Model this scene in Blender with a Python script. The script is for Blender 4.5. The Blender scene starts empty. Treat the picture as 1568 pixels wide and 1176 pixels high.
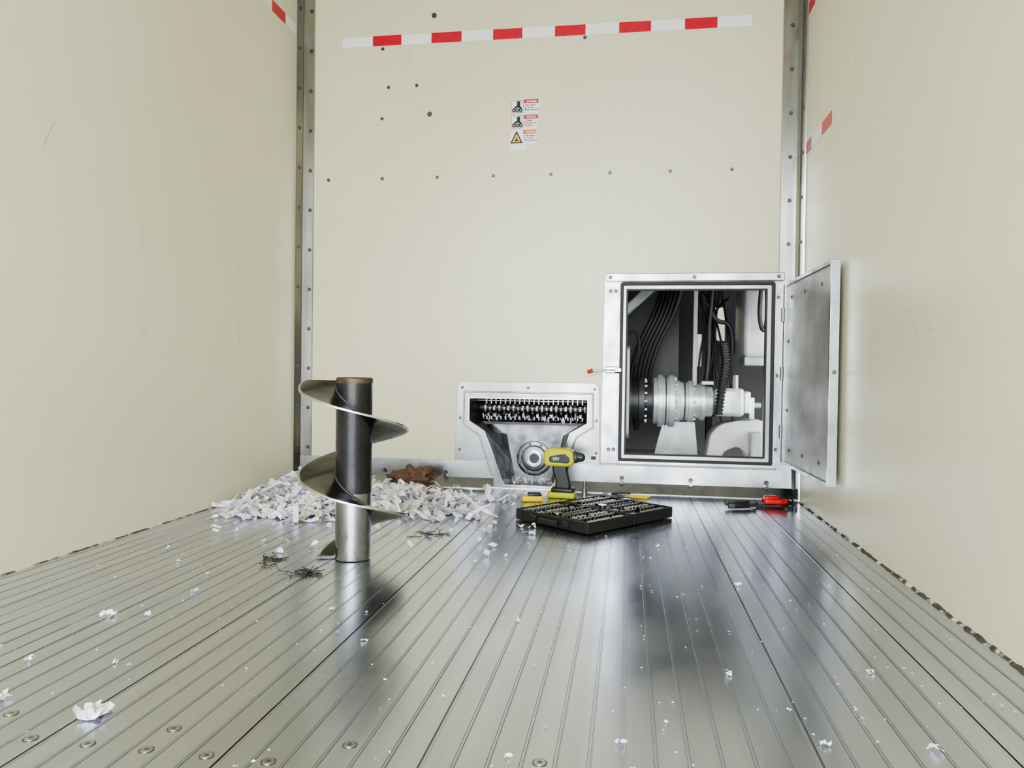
import bpy, bmesh, math, random
from mathutils import Vector, Matrix, noise
random.seed(7)
scene = bpy.context.scene
COL = scene.collection

# ------------------------------------------------------------------ helpers
def new_mat(name, color=(.8,.8,.8), rough=.5, metal=0.0, bump=0.0, bscale=50.0, var=0.0, vscale=5.0,
            rvar=0.0, coat=0.0, stretch=(1,1,1), spec=None, bdist=.002):
    m = bpy.data.materials.new(name); m.use_nodes = True
    nt = m.node_tree; N = nt.nodes; L = nt.links
    b = N["Principled BSDF"]
    b.inputs["Base Color"].default_value = (*color, 1)
    b.inputs["Roughness"].default_value = rough
    b.inputs["Metallic"].default_value = metal
    if coat: b.inputs["Coat Weight"].default_value = coat; b.inputs["Coat Roughness"].default_value = .15
    if spec is not None: b.inputs["Specular IOR Level"].default_value = spec
    tc = N.new("ShaderNodeTexCoord"); mp = N.new("ShaderNodeMapping")
    mp.inputs["Scale"].default_value = stretch
    L.new(tc.outputs["Object"], mp.inputs["Vector"])
    if var > 0:
        n = N.new("ShaderNodeTexNoise"); n.inputs["Scale"].default_value = vscale; n.inputs["Detail"].default_value = 4
        L.new(mp.outputs[0], n.inputs["Vector"])
        r = N.new("ShaderNodeMapRange"); r.inputs[1].default_value=.3; r.inputs[2].default_value=.7
        r.inputs[3].default_value = 1-var; r.inputs[4].default_value = 1+var*.5
        L.new(n.outputs["Fac"], r.inputs[0])
        mx = N.new("ShaderNodeVectorMath"); mx.operation='SCALE'
        mx.inputs[0].default_value = color
        L.new(r.outputs[0], mx.inputs["Scale"]); L.new(mx.outputs[0], b.inputs["Base Color"])
        if rvar > 0:
            r2 = N.new("ShaderNodeMapRange"); r2.inputs[1].default_value=.3; r2.inputs[2].default_value=.7
            r2.inputs[3].default_value = rough+rvar; r2.inputs[4].default_value = max(.02,rough-rvar)
            L.new(n.outputs["Fac"], r2.inputs[0]); L.new(r2.outputs[0], b.inputs["Roughness"])
    if bump > 0:
        n3 = N.new("ShaderNodeTexNoise"); n3.inputs["Scale"].default_value = bscale; n3.inputs["Detail"].default_value=2
        L.new(mp.outputs[0], n3.inputs["Vector"])
        bp = N.new("ShaderNodeBump"); bp.inputs["Strength"].default_value = bump; bp.inputs["Distance"].default_value=bdist
        L.new(n3.outputs["Fac"], bp.inputs["Height"]); L.new(bp.outputs[0], b.inputs["Normal"])
    return m

def empty(name, loc=(0,0,0), rot=0.0):
    e = bpy.data.objects.new(name, None); e.location = loc; e.rotation_euler = (0,0,rot)
    e.empty_display_size = .1
    COL.objects.link(e); return e

def finish(name, me, mat, parent=None, smooth=False):
    if isinstance(mat, (list,tuple)):
        for m in mat: me.materials.append(m)
    else: me.materials.append(mat)
    if smooth:
        for p in me.polygons: p.use_smooth = True
    ob = bpy.data.objects.new(name, me); COL.objects.link(ob)
    if parent: ob.parent = parent
    return ob

def from_bm(name, bm, mat, parent=None, smooth=False):
    bmesh.ops.recalc_face_normals(bm, faces=bm.faces)
    me = bpy.data.meshes.new(name); bm.to_mesh(me); bm.free()
    return finish(name, me, mat, parent, smooth)

def bm_box(bm, lo, hi, bevel=0.0, rot=None, seg=2):
    c = [(a+b)/2 for a,b in zip(lo,hi)]; s = [abs(b-a) for a,b in zip(lo,hi)]
    M = Matrix.Translation(c)
    if rot is not None: M = M @ rot
    r = bmesh.ops.create_cube(bm, size=1.0, matrix=M @ Matrix.Diagonal((*s,1)))
    if bevel > 0:
        es = list({e for v in r['verts'] for e in v.link_edges})
        bmesh.ops.bevel(bm, geom=es, offset=bevel, segments=seg, affect='EDGES', profile=.5)

def box(name, lo, hi, mat, parent=None, bevel=0.0, rot=None):
    bm = bmesh.new(); bm_box(bm, lo, hi, bevel, rot); return from_bm(name, bm, mat, parent)

def bm_cyl(bm, p0, p1, r0, r1=None, seg=32, caps=True):
    p0=Vector(p0); p1=Vector(p1); d=p1-p0; r1 = r0 if r1 is None else r1
    q = d.to_track_quat('Z','Y').to_matrix().to_4x4()
    bmesh.ops.create_cone(bm, cap_ends=caps, segments=seg, radius1=r0, radius2=r1, depth=d.length,
                          matrix=Matrix.Translation((p0+p1)/2) @ q)

def shade_auto(ob, ang=35):
    me = ob.data
    for p in me.polygons: p.use_smooth = True
    me.set_sharp_from_angle(angle=math.radians(ang))
    return ob

def cyl(name, p0, p1, r0, mat, parent=None, r1=None, seg=32):
    bm = bmesh.new(); bm_cyl(bm, p0, p1, r0, r1, seg); return shade_auto(from_bm(name, bm, mat, parent))

def lathe(name, prof, origin, axis, mat, parent=None, seg=48):
    """prof: list of (along, radius)"""
    bm = bmesh.new(); q = Vector(axis).to_track_quat('Z','Y'); o = Vector(origin); rings=[]
    for a,r in prof:
        rings.append([bm.verts.new(o + q @ Vector((r*math.cos(2*math.pi*i/seg), r*math.sin(2*math.pi*i/seg), a))) for i in range(seg)])
    for A,B in zip(rings, rings[1:]):
        for i in range(seg): bm.faces.new((A[i],A[(i+1)%seg],B[(i+1)%seg],B[i]))
    for R in (rings[0], rings[-1]):
        try: bm.faces.new(R)
        except: pass
    return shade_auto(from_bm(name, bm, mat, parent), 30)

def curve_to_mesh(name, cu, mat, parent=None, matrix=None, smooth=False):
    tmp = bpy.data.objects.new("tmp", cu); COL.objects.link(tmp)
    dg = bpy.context.evaluated_depsgraph_get(); dg.update()
    me = bpy.data.meshes.new_from_object(tmp.evaluated_get(dg)); me.name = name
    bpy.data.objects.remove(tmp)
    if matrix is not None: me.transform(matrix)
    me.materials.clear()
    return finish(name, me, mat, parent, smooth)

def tube(name, paths, r, mat, parent=None, res=6):
    cu = bpy.data.curves.new(name, 'CURVE'); cu.dimensions='3D'; cu.bevel_depth=r; cu.bevel_resolution=3; cu.resolution_u=res
    cu.use_fill_caps = True
    for pts in paths:
        s = cu.splines.new('NURBS'); s.points.add(len(pts)-1)
        for p,co in zip(s.points, pts): p.co=(*co,1)
        s.use_endpoint_u=True; s.order_u=min(4,len(pts))
    return curve_to_mesh(name, cu, mat, parent, smooth=True)

# map curve XY (x, z) to the XZ plane facing -Y
def plane_xz(y): return Matrix(((1,0,0,0),(0,0,-1,y),(0,1,0,0),(0,0,0,1)))

def shape(name, loops, depth, matrix, mat, parent=None, bevel=0.0):
    """filled 2D outline(s) (holes allowed) extruded symmetrically by depth"""
    cu = bpy.data.curves.new(name, 'CURVE'); cu.dimensions='2D'; cu.fill_mode='BOTH'; cu.extrude=max(1e-4,depth/2-bevel); cu.bevel_depth=bevel
    for pts in loops:
        s = cu.splines.new('POLY'); s.points.add(len(pts)-1); s.use_cyclic_u=True
        for p,co in zip(s.points, pts): p.co=(co[0],co[1],0,1)
    return curve_to_mesh(name, cu, mat, parent, matrix)

def rounded(pts, r, n=6):
    """round the corners of a polygon"""
    out=[]; k=len(pts)
    for i in range(k):
        p0=Vector(pts[i-1]); p=Vector(pts[i]); p1=Vector(pts[(i+1)%k])
        rr=r[i] if isinstance(r,(list,tuple)) else r
        if rr<=0: out.append(tuple(p)); continue
        a=p+(p0-p).normalized()*min(rr,(p0-p).length*.48); b=p+(p1-p).normalized()*min(rr,(p1-p).length*.48)
        for j in range(n+1):
            t=j/n; out.append(tuple(a*(1-t)**2+p*2*t*(1-t)+b*t*t))
    return out

def bm_bolt(bm, p, n, r=.007, h=.004, seg=12):
    p=Vector(p); n=Vector(n).normalized()
    bm_cyl(bm, p, p+n*h*.35, r*1.35, r*1.35, 16)
    bm_cyl(bm, p+n*h*.3, p+n*h, r, r*.7, seg)

def bolts(name, pts, n, mat, parent=None, r=.007, h=.004):
    bm=bmesh.new()
    for p in pts: bm_bolt(bm,p,n,r,h)
    return shade_auto(from_bm(name,bm,mat,parent))

# ------------------------------------------------------------------ materials
def wall_mat(name, col):
    m = bpy.data.materials.new(name); m.use_nodes=True; nt=m.node_tree; N=nt.nodes; L=nt.links
    b=N["Principled BSDF"]; b.inputs["Roughness"].default_value=.28; b.inputs["Specular IOR Level"].default_value=.6
    tc=N.new("ShaderNodeTexCoord")
    n=N.new("ShaderNodeTexNoise"); n.inputs["Scale"].default_value=1.3; n.inputs["Detail"].default_value=4; L.new(tc.outputs["Object"],n.inputs["Vector"])
    cr=N.new("ShaderNodeValToRGB"); cr.color_ramp.elements[0].position=.3; cr.color_ramp.elements[1].position=.72
    cr.color_ramp.elements[0].color=(col[0]*.95,col[1]*.945,col[2]*.87,1); cr.color_ramp.elements[1].color=(*col,1)
    L.new(n.outputs["Fac"],cr.inputs[0])
    mp=N.new("ShaderNodeMapping"); mp.inputs["Scale"].default_value=(14,14,3.0); mp.inputs["Rotation"].default_value=(.5,.2,.4); L.new(tc.outputs["Object"],mp.inputs[0])
    s=N.new("ShaderNodeTexNoise"); s.inputs["Scale"].default_value=1.0; s.inputs["Detail"].default_value=2; s.inputs["Distortion"].default_value=1.5; L.new(mp.outputs[0],s.inputs["Vector"])
    r=N.new("ShaderNodeMapRange"); r.inputs[1].default_value=.72; r.inputs[2].default_value=.78; r.inputs[3].default_value=0; r.inputs[4].default_value=.22; L.new(s.outputs["Fac"],r.inputs[0])
    mx=N.new("ShaderNodeMixRGB"); mx.inputs[2].default_value=(.35,.32,.26,1); L.new(r.outputs[0],mx.inputs[0]); L.new(cr.outputs[0],mx.inputs[1]); L.new(mx.outputs[0],b.inputs["Base Color"])
    mp2=N.new("ShaderNodeMapping"); mp2.inputs["Scale"].default_value=(1,1,4); L.new(tc.outputs["Object"],mp2.inputs[0])
    n1=N.new("ShaderNodeTexNoise"); n1.inputs["Scale"].default_value=60; n1.inputs["Detail"].default_value=2
    L.new(mp2.outputs[0],n1.inputs["Vector"])
    bp=N.new("ShaderNodeBump"); bp.inputs["Strength"].default_value=.5; bp.inputs["Distance"].default_value=.0014; L.new(n1.outputs["Fac"],bp.inputs["Height"]); L.new(bp.outputs[0],b.inputs["Normal"])
    return m
M_WALL = wall_mat("cream_frp_panel",(.76,.735,.585))
M_WALLB = wall_mat("cream_frp_panel_bulkhead",(.70,.68,.525))
M_CEIL = new_mat("roof_skin",(.45,.43,.37),.6)

def floor_mat():
    m = bpy.data.materials.new("extruded_aluminium"); m.use_nodes=True; nt=m.node_tree; N=nt.nodes; L=nt.links
    b=N["Principled BSDF"]; b.inputs["Metallic"].default_value=1.0
    tc=N.new("ShaderNodeTexCoord")
    mp=N.new("ShaderNodeMapping"); mp.inputs["Scale"].default_value=(21.43,.25,1); L.new(tc.outputs["Object"],mp.inputs[0])
    n=N.new("ShaderNodeTexNoise"); n.inputs["Scale"].default_value=1; n.inputs["Detail"].default_value=2; L.new(mp.outputs[0],n.inputs["Vector"])
    n2=N.new("ShaderNodeTexNoise"); n2.inputs["Scale"].default_value=3; n2.inputs["Detail"].default_value=7; L.new(tc.outputs["Object"],n2.inputs["Vector"])
    r=N.new("ShaderNodeMapRange"); r.inputs[1].default_value=.35; r.inputs[2].default_value=.7; r.inputs[3].default_value=.20; r.inputs[4].default_value=.30; L.new(n2.outputs["Fac"],r.inputs[0]); L.new(r.outputs[0],b.inputs["Roughness"])
    cr=N.new("ShaderNodeValToRGB"); cr.color_ramp.elements[0].position=.3; cr.color_ramp.elements[1].position=.7
    cr.color_ramp.elements[0].color=(.46,.485,.56,1); cr.color_ramp.elements[1].color=(.57,.60,.68,1); L.new(n.outputs["Fac"],cr.inputs[0])
    L.new(cr.outputs[0],b.inputs["Base Color"])
    return m
M_FLOOR=floor_mat()
M_GALV = new_mat("galvanised_steel",(.42,.44,.47),.30,1.0,var=.30,vscale=9,rvar=.08)
M_GALVD = new_mat("galvanised_steel_dull",(.32,.33,.345),.30,1.0,var=.3,vscale=6,rvar=.07,stretch=(1,1,.4))
M_TRIM = new_mat("galvanised_angle",(.40,.41,.42),.20,1.0,var=.35,vscale=6,rvar=.05,stretch=(3,3,.4))
M_BOLT = new_mat("zinc_bolt",(.13,.125,.12),.35,.9)
M_STEEL = new_mat("bare_steel",(.42,.425,.43),.20,1.0,var=.2,vscale=12,rvar=.06)
M_SOCK = new_mat("socket_steel",(.42,.425,.44),.22,1.0)
M_FLIGHT = new_mat("worn_flight_steel",(.12,.125,.135),.24,1.0,var=.6,vscale=8,rvar=.10)
M_RIM = new_mat("polished_edge",(.62,.63,.64),.18,1.0)
M_BLACKP = new_mat("black_paint",(.014,.014,.017),.26,0,var=.4,vscale=15,rvar=.08,bump=.1,bscale=60)
M_RUST = new_mat("rusty_steel",(.12,.09,.065),.5,.6,var=.5,vscale=40)
M_RUBBER = new_mat("black_rubber",(.013,.013,.014),.55)
M_BLACK = new_mat("black_plastic",(.014,.014,.015),.42,bump=.1,bscale=120)
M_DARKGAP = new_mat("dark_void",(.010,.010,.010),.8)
M_RED = new_mat("reflective_red",(.56,.008,.03),.35,var=.15,vscale=40)
M_WHITE = new_mat("reflective_white",(.84,.85,.88),.35,var=.08,vscale=40)
M_STWHITE= new_mat("sticker_white",(.84,.85,.87),.4)
M_STRED= new_mat("sticker_red",(.50,.01,.02),.4)
M_STYEL= new_mat("sticker_yellow",(.90,.52,.01),.4)
M_STORG= new_mat("sticker_orange",(.62,.12,.02),.4)
M_INK= new_mat("ink_black",(.012,.012,.012),.5)
M_YEL = new_mat("drill_green_yellow",(.52,.52,.01),.38)
M_YELB = new_mat("safety_yellow",(.80,.58,.01),.4)
M_DGREY = new_mat("dark_grey_metal",(.07,.07,.075),.45,.5,var=.3,vscale=8)
M_BACKD = new_mat("shade_dark_panel",(.03,.03,.032),.6,0,var=.4,vscale=4)  # near-black colour carries the shade inside the hatch compartment
M_MGREY = new_mat("cast_grey_paint",(.40,.42,.44),.34,.45,var=.3,vscale=10)
M_TRUCKW = new_mat("truck_white_paint",(.46,.47,.48),.35,var=.25,vscale=5)
M_REDP = new_mat("red_plastic",(.50,.008,.01),.35)
M_CHROME = new_mat("chrome",(.62,.62,.64),.15,1.0)
M_RAG = new_mat("brown_rag",(.14,.08,.05),.9,var=.4,vscale=30,bump=.5,bscale=120)
M_DOOR = new_mat("grey_door_skin",(.36,.36,.35),.36,.35,var=.25,vscale=6,rvar=.08)
M_CONC = new_mat("outside_concrete",(.50,.49,.46),.9,var=.2,vscale=1)
M_SCUFF = new_mat("scuff_mark",(.34,.30,.22),.7)

def paper_mat():
    m=bpy.data.materials.new("paper"); m.use_nodes=True; N=m.node_tree.nodes; L=m.node_tree.links
    b=N["Principled BSDF"]; b.inputs["Roughness"].default_value=.8
    g=N.new("ShaderNodeNewGeometry"); cr=N.new("ShaderNodeValToRGB"); cr.color_ramp.interpolation='CONSTANT'
    e=cr.color_ramp.elements; e[0].position=0; e[0].color=(.86,.86,.92,1); e[1].position=.42; e[1].color=(.76,.76,.85,1)
    for p,c in ((.62,(.88,.87,.88)),(.80,(.58,.58,.69)),(.87,(.70,.60,.50)),(.915,(.82,.80,.77)),(.955,(.42,.38,.35)),(.978,(.75,.66,.2)),(.988,(.40,.43,.72))):
        x=e.new(p); x.color=(*c,1)
    L.new(g.outputs["Random Per Island"],cr.inputs[0]); L.new(cr.outputs[0],b.inputs["Base Color"])
    return m
M_PAPER=paper_mat()

# ------------------------------------------------------------------ room shell
XL,XR,YB,YF,ZC = -1.61,.745,3.5,-1.3,2.62
def grid_wall(name, xs, zs, holes, y, thick, mat, parent=None):
    bm=bmesh.new(); V={}
    def v(i,j):
        if (i,j) not in V: V[(i,j)]=bm.verts.new((xs[i],y,zs[j]))
        return V[(i,j)]
    for i in range(len(xs)-1):
        for j in range(len(zs)-1):
            cx=(xs[i]+xs[i+1])/2; cz=(zs[j]+zs[j+1])/2
            if any(h[0]<cx<h[1] and h[2]<cz<h[3] for h in holes): continue
            bm.faces.new((v(i,j),v(i+1,j),v(i+1,j+1),v(i,j+1)))
    r=bmesh.ops.extrude_face_region(bm, geom=bm.faces[:])
    for g in r['geom']:
        if isinstance(g,bmesh.types.BMVert): g.co.y+=thick
    return from_bm(name,bm,mat,parent)
HX0,HX1,HZ0,HZ1=-.03,.655,.155,.963       # hatch hole
CX0,CX1,CZ1=-.76,-.155,.45                # chute hole
grid_wall("wall_back",[XL-.04,CX0,CX1,HX0,HX1,XR+.04],[-.06,HZ0,CZ1,HZ1,ZC+.04],
          [(CX0,CX1,-.1,CZ1),(HX0,HX1,HZ0,HZ1)],YB,.04,M_WALLB)
box("wall_left",(XL-.04,YF,-.06),(XL,YB,ZC+.04),M_WALL)
box("wall_right",(XR,YF,-.06),(XR+.04,YB,ZC+.04),M_WALL)
box("ceiling",(XL,YF,ZC),(XR,YB,ZC+.04),M_CEIL)

# floor: extruded planks with grooves and ridges running front to back
bm=bmesh.new(); prof=[]; step=.28/6
k0=math.floor((XL+.862)/step)
centers=[-.862+(k+.5)*step for k in range(k0-1, k0+60)]
prof.append((XL,0))
for k,c in enumerate(centers):
    if c<XL+.012 or c>XR-.012: continue
    seam = (round((c+.862)/step-.5)%6==0)
    if seam:
        prof += [(c-.0050,0),(c-.0044,.0009),(c-.0018,.0009),(c-.0012,-.004),(c+.0012,-.004),(c+.0018,.0009),(c+.0044,.0009),(c+.0050,0)]
    else:
        prof += [(c-.0036,0),(c-.0029,-.0014),(c-.0018,-.0014),(c-.0011,.0009),(c+.0011,.0009),(c+.0018,-.0014),(c+.0029,-.0014),(c+.0036,0)]
prof.append((XR,0))
A=[bm.verts.new((px,YF,pz)) for px,pz in prof]; B=[bm.verts.new((px,YB,pz)) for px,pz in prof]
for i in range(len(A)-1): bm.faces.new((A[i],A[i+1],B[i+1],B[i]))
C=[bm.verts.new((XL,YF,-.05)),bm.verts.new((XR,YF,-.05)),bm.verts.new((XR,YB,-.05)),bm.verts.new((XL,YB,-.05))]
bm.faces.new(C)
bm.faces.new([A[0],C[0],C[3],B[0]]); bm.faces.new([A[-1],B[-1],C[2],C[1]])
bm.faces.new(list(reversed(A))+[C[0],C[1]]); bm.faces.new(B+[C[2],C[3]])
from_bm("floor",bm,M_FLOOR)
# countersunk floor screws
bm=bmesh.new(); bd=bmesh.new()
pts=[]
for i in range(-8,18):
    xx=-.862+i*2*step
    if XL+.03<xx<XR-.03 and not (-.40<xx): pts.append((xx,.98))
for i in range(-3,7):
    xx=-.954+i*.28
    if XL+.03<xx<XR-.03: pts.append((xx,1.045))
e=empty("floor_screws")
for (a,b_) in pts:
    bm_cyl(bd,(a,b_,0),(a,b_,.0006),.0108,.0108,24)
    bm_cyl(bm,(a,b_,0),(a,b_,.0014),.0095,.0085,24); bm_cyl(bd,(a,b_,.0012),(a,b_,.0017),.0035,.0035,6)
shade_auto(from_bm("heads",bm,M_STEEL,e)); from_bm("recesses",bd,M_BOLT,e)

# edge sealing along the sides
def seam_mat():
    m=bpy.data.materials.new("dirty_sealant"); m.use_nodes=True; N=m.node_tree.nodes; L=m.node_tree.links; b=N["Principled BSDF"]; b.inputs["Roughness"].default_value=.7
    tc=N.new("ShaderNodeTexCoord"); n=N.new("ShaderNodeTexNoise"); n.inputs["Scale"].default_value=22; n.inputs["Detail"].default_value=5; L.new(tc.outputs["Object"],n.inputs[0])
    cr=N.new("ShaderNodeValToRGB"); cr.color_ramp.elements[0].position=.50; cr.color_ramp.elements[0].color=(.06,.057,.05,1); cr.color_ramp.elements[1].position=.60; cr.color_ramp.elements[1].color=(.62,.60,.54,1)
    L.new(n.outputs["Fac"],cr.inputs[0]); L.new(cr.outputs[0],b.inputs["Base Color"]); return m
M_SEAL=seam_mat()
def seal(name,x,sgn,w,h):
    bm=bmesh.new(); n=240; a=[];b_=[];c=[]
    for i in range(n+1):
        y=YF+(YB-.06-YF)*i/n
        ww=w*(1+random.uniform(-.5,.5)); hh=h*(1+random.uniform(-.4,.4))
        a.append(bm.verts.new((x,y,hh))); b_.append(bm.verts.new((x-sgn*ww*.6,y,hh*.45))); c.append(bm.verts.new((x-sgn*ww,y,.0003)))
    for i in range(n):
        bm.faces.new((a[i],a[i+1],b_[i+1],b_[i])); bm.faces.new((b_[i],b_[i+1],c[i+1],c[i]))
    return from_bm(name,bm,M_SEAL)
seal("baseboard_right",XR,1,.008,.006); seal("baseboard_left",XL,-1,.005,.003)

# corner angles
def corner_trim(name, pts, mat, zs, bl):
    e=empty(name)
    bm=bmesh.new(); A=[bm.verts.new((a,b_,.0)) for a,b_ in pts]; B=[bm.verts.new((a,b_,ZC)) for a,b_ in pts]
    for i in range(len(pts)-1): bm.faces.new((A[i],A[i+1],B[i+1],B[i]))
    from_bm("angle_strip",bm,mat,e)
    for n,(pp,nn) in enumerate(bl):
        bolts("rivets_%d"%n,[(pp[0],pp[1],z+pp[2]) for z in zs],nn,M_BOLT,e,r=.0068)
    return e
zs=[.17+.193*i for i in range(13)]
corner_trim("trim_1",[(XL,3.462),(XL+.002,3.46),(-1.588,3.486),(-1.586,3.49),(-1.534,3.490),(-1.532,3.5)],M_TRIM,zs,
            [((-1.548,3.490,0),(0,-1,0)),((-1.600,3.472,.012),(.6,-.8,0))])
corner_trim("trim_2",[(.658,3.5),(.660,3.491),(.725,3.490),(.7375,3.482),(.738,3.40),(XR,3.398)],M_TRIM,zs,
            [((.697,3.490,0),(0,-1,0)),((.738,3.435,.0),(-1,0,0))])

# kick plate along the bulkhead base + sloped floor angle
e=empty("trim_3")
for nm,x0,x1 in (("left",-1.608,-.62),("right",-.292,.743)):
    bm=bmesh.new()
    pr=[(3.5,.128),(3.489,.127),(3.488,.048),(3.484,.044),(3.448,.006),(3.446,.0005)]
    A=[bm.verts.new((x0,a,b_)) for a,b_ in pr]; B=[bm.verts.new((x1,a,b_)) for a,b_ in pr]
    for i in range(len(pr)-1): bm.faces.new((A[i],A[i+1],B[i+1],B[i]))
    from_bm("kick_plate_"+nm,bm,M_GALV,e)
bolts("kick_bolts",[(x_,3.4885,.070) for x_ in (-1.45,-1.15,-.85,-.02,.29,.62)],(0,-1,0),M_BOLT,e,.008,.012)
bolts("kick_washers",[(x_,3.487,.052) for x_ in (-.85,-.02,.29,.62)],(0,-1,0),M_STEEL,e,.007,.016)

# bulkhead fasteners
e=empty("trim_4")
bp=[(-1.458+i*(.449+1.458)/7, 3.4999, 1.475) for i in range(8)]
bp+= [(-1.159,3.4999,1.912),(-1.019,3.4999,1.915),(-1.19,3.4999,1.763),(-1.19,3.4999,2.097),(-.22,3.4999,2.10)]
bolts("screws",bp,(0,-1,0),M_BOLT,e,r=.0062)
bolts("bolts",[(-.954,3.4999,1.776),(-.937,3.4999,2.242)],(0,-1,0),M_BOLT,e,r=.009,h=.008)

# scuffs on the wall panels
tube("wall_scuff_marks",[[(XR-.0003,2.17,.735),(XR-.0003,2.12,.70),(XR-.0003,2.08,.64)],[(XR-.0003,2.05,.69),(XR-.0003,2.0,.665)],[(XR-.0003,2.7,1.62),(XR-.0003,2.7,1.60)],
     [(XL+.0003,1.91,1.24),(XL+.0003,1.88,1.20),(XL+.0003,1.87,1.16)],[(XL+.0003,2.85,1.25),(XL+.0003,2.86,1.23)],[(XL+.0003,2.3,.66),(XL+.0003,2.33,.69)]],.0007,M_SCUFF)

# ------------------------------------------------------------------ reflective tape
def tape_back():
    e=empty("reflective_tape")
    xs=[-1.392,-1.24,-1.097,-.949,-.802,-.651,-.512,-.359,-.217,-.064,.08,.231,.374,.525]
    bw=bmesh.new(); br=bmesh.new()
    for i in range(len(xs)-1):
        b_=bw if i%2==0 else br
        bm_box(b_,(xs[i],3.4985-(0.0004 if i%2 else 0),2.112+random.uniform(-.001,.001)),(xs[i+1],3.4998,2.160+random.uniform(-.001,.001)))
    from_bm("white_blocks",bw,M_WHITE,e); from_bm("red_blocks",br,M_RED,e)
tape_back()
def tape_side(name,x,sgn,ys,z,red_first):
    e=empty(name)
    for i in range(len(ys)-1):
        red=(i%2==0)==red_first
        xa,xb=x+sgn*.0003,x+sgn*.0015
        box(("red_block_%d" if red else "white_block_%d")%i,(min(xa,xb),ys[i+1],z),(max(xa,xb),ys[i],z+.050),M_RED if red else M_WHITE,e)
tape_side("reflective_tape",XR,-1,[3.397,3.305,3.135,2.995],1.503,True)
tape_side("reflective_tape",XR,-1,[3.397,3.29,3.14,2.99,2.84,2.69,2.54],2.10,True)
tape_side("reflective_tape",XL,1,[3.45,3.335,3.20,3.05,2.90,2.75,2.6],2.165,False)

# ------------------------------------------------------------------ warning stickers
def text(name, s, size, x, z, y, mat, parent):
    cu=bpy.data.curves.new(name,'FONT'); cu.body=s; cu.size=size; cu.extrude=.0001; cu.offset=.0003
    return curve_to_mesh(name,cu,mat,parent,plane_xz(y)@Matrix.Translation((x,z,0)))
def sticker(x0,x1,z0,z1,hm,kind,title,lines):
    e=empty("warning_sticker"); w=x1-x0; xm=x0+w*.48
    box("backing",(x0,3.4985,z0),(x1,3.4998,z1),M_STWHITE,e)
    box("header_band",(xm,3.4978,z1-.020),(x1-.002,3.4986,z1-.002),hm,e)
    text("title",title,.012,xm+.011,z1-.0155,3.4976,M_STWHITE,e)
    for i,l in enumerate(lines):
        text("line_%d"%i,l,.0095,xm+.004,z1-.031-i*.011,3.4982,M_INK,e)
    cx=(x0+xm)/2; P=plane_xz(3.498)
    if kind=="tri":
        shape("triangle",[rounded([(cx-.027,z0+.008),(cx+.027,z0+.008),(cx,z1-.008)],.005)],.0006,P,M_STYEL,e)
        shape("triangle_border",[rounded([(cx-.030,z0+.006),(cx+.030,z0+.006),(cx,z1-.004)],.005),rounded([(cx-.021,z0+.011),(cx+.021,z0+.011),(cx,z1-.017)],.004)],.001,P,M_INK,e)
        shape("hand_symbol",[[(cx-.010,z0+.016),(cx+.012,z0+.016),(cx+.010,z0+.021),(cx+.003,z0+.023),(cx+.002,z0+.033),(cx-.002,z0+.033),(cx-.004,z0+.022),(cx-.010,z0+.021)]],.001,P,M_INK,e)
    else:
        circ=lambda a,b_,r:[(a+r*math.cos(t*math.pi/8),b_+r*math.sin(t*math.pi/8)) for t in range(16)]
        shape("frame_line",[[(x0+.003,z0+.004),(xm-.003,z0+.004),(xm-.003,z1-.004),(x0+.003,z1-.004)],[(x0+.005,z0+.006),(xm-.005,z0+.006),(xm-.005,z1-.006),(x0+.005,z1-.006)]],.0006,P,M_INK,e)
        for i in (-1,0,1):
            shape("rotor_%d"%i,[circ(cx+i*.016,z0+.017,.0090),circ(cx+i*.016,z0+.017,.0035)],.0006,P,M_INK,e)
        shape("arm_symbol",[[(cx-.018,z0+.027),(cx-.002,z0+.040),(cx-.002,z1-.009),(cx+.014,z1-.009),(cx+.014,z0+.036),(cx+.022,z0+.028),(cx+.016,z0+.023),(cx,z0+.030),(cx-.014,z0+.023)]],.0006,P,M_INK,e)
sticker(-.563,-.430,1.760,1.828,M_STRED,"h","DANGER",["Rotary blades.","Keep clear.","Moving parts cut"])
sticker(-.562,-.430,1.690,1.756,M_STRED,"h","PELIGRO",["Cuchillas","giratorias lejos","las manos"])
sticker(-.563,-.436,1.617,1.686,M_STORG,"tri","WARNING",["Crush hazard.","Keep hands","off moving parts"])
box("torn_sticker_strip",(-.562,3.4988,1.592),(-.490,3.4998,1.6168),M_STWHITE)

# ------------------------------------------------------------------ access hatch frame
P=plane_xz
H=empty("access_hatch_frame")
shape("outer_frame",[[(-.118,.137),(.676,.137),(.676,1.006),(-.110,1.006)],[(-.030,.165),(.640,.165),(.640,.958),(-.030,.958)]],.006,P(3.496),M_GALV,H,.001)
box("top_rail",(-.106,3.470,.972),(.680,3.494,1.008),M_GALV,H,.003)
box("left_inner_lip",(-.046,3.478,.150),(-.036,3.495,.972),M_GALV,H,.001)
box("right_inner_lip",(.640,3.482,.150),(.650,3.495,.972),M_GALV,H,.001)
box("bottom_lip",(-.046,3.474,.137),(.676,3.495,.150),M_GALV,H,.001)
shape("gasket",[rounded([(-.036,.150),(.640,.150),(.640,.966),(-.036,.966)],.012),rounded([(-.027,.159),(.631,.159),(.631,.957),(-.027,.957)],.010)],.020,P(3.484),M_RUBBER,H,.003)
shape("inner_rim",[[(-.030,.158),(.632,.158),(.632,.958),(-.030,.958)],[(-.010,.180),(.608,.180),(.608,.936),(-.010,.936)]],.05,P(3.512),M_GALVD,H)
shape("inner_seal",[[(-.012,.178),(.610,.178),(.610,.938),(-.012,.938)],[(-.004,.186),(.602,.186),(.602,.930),(-.004,.930)]],.012,P(3.486),M_RUBBER,H)
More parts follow.
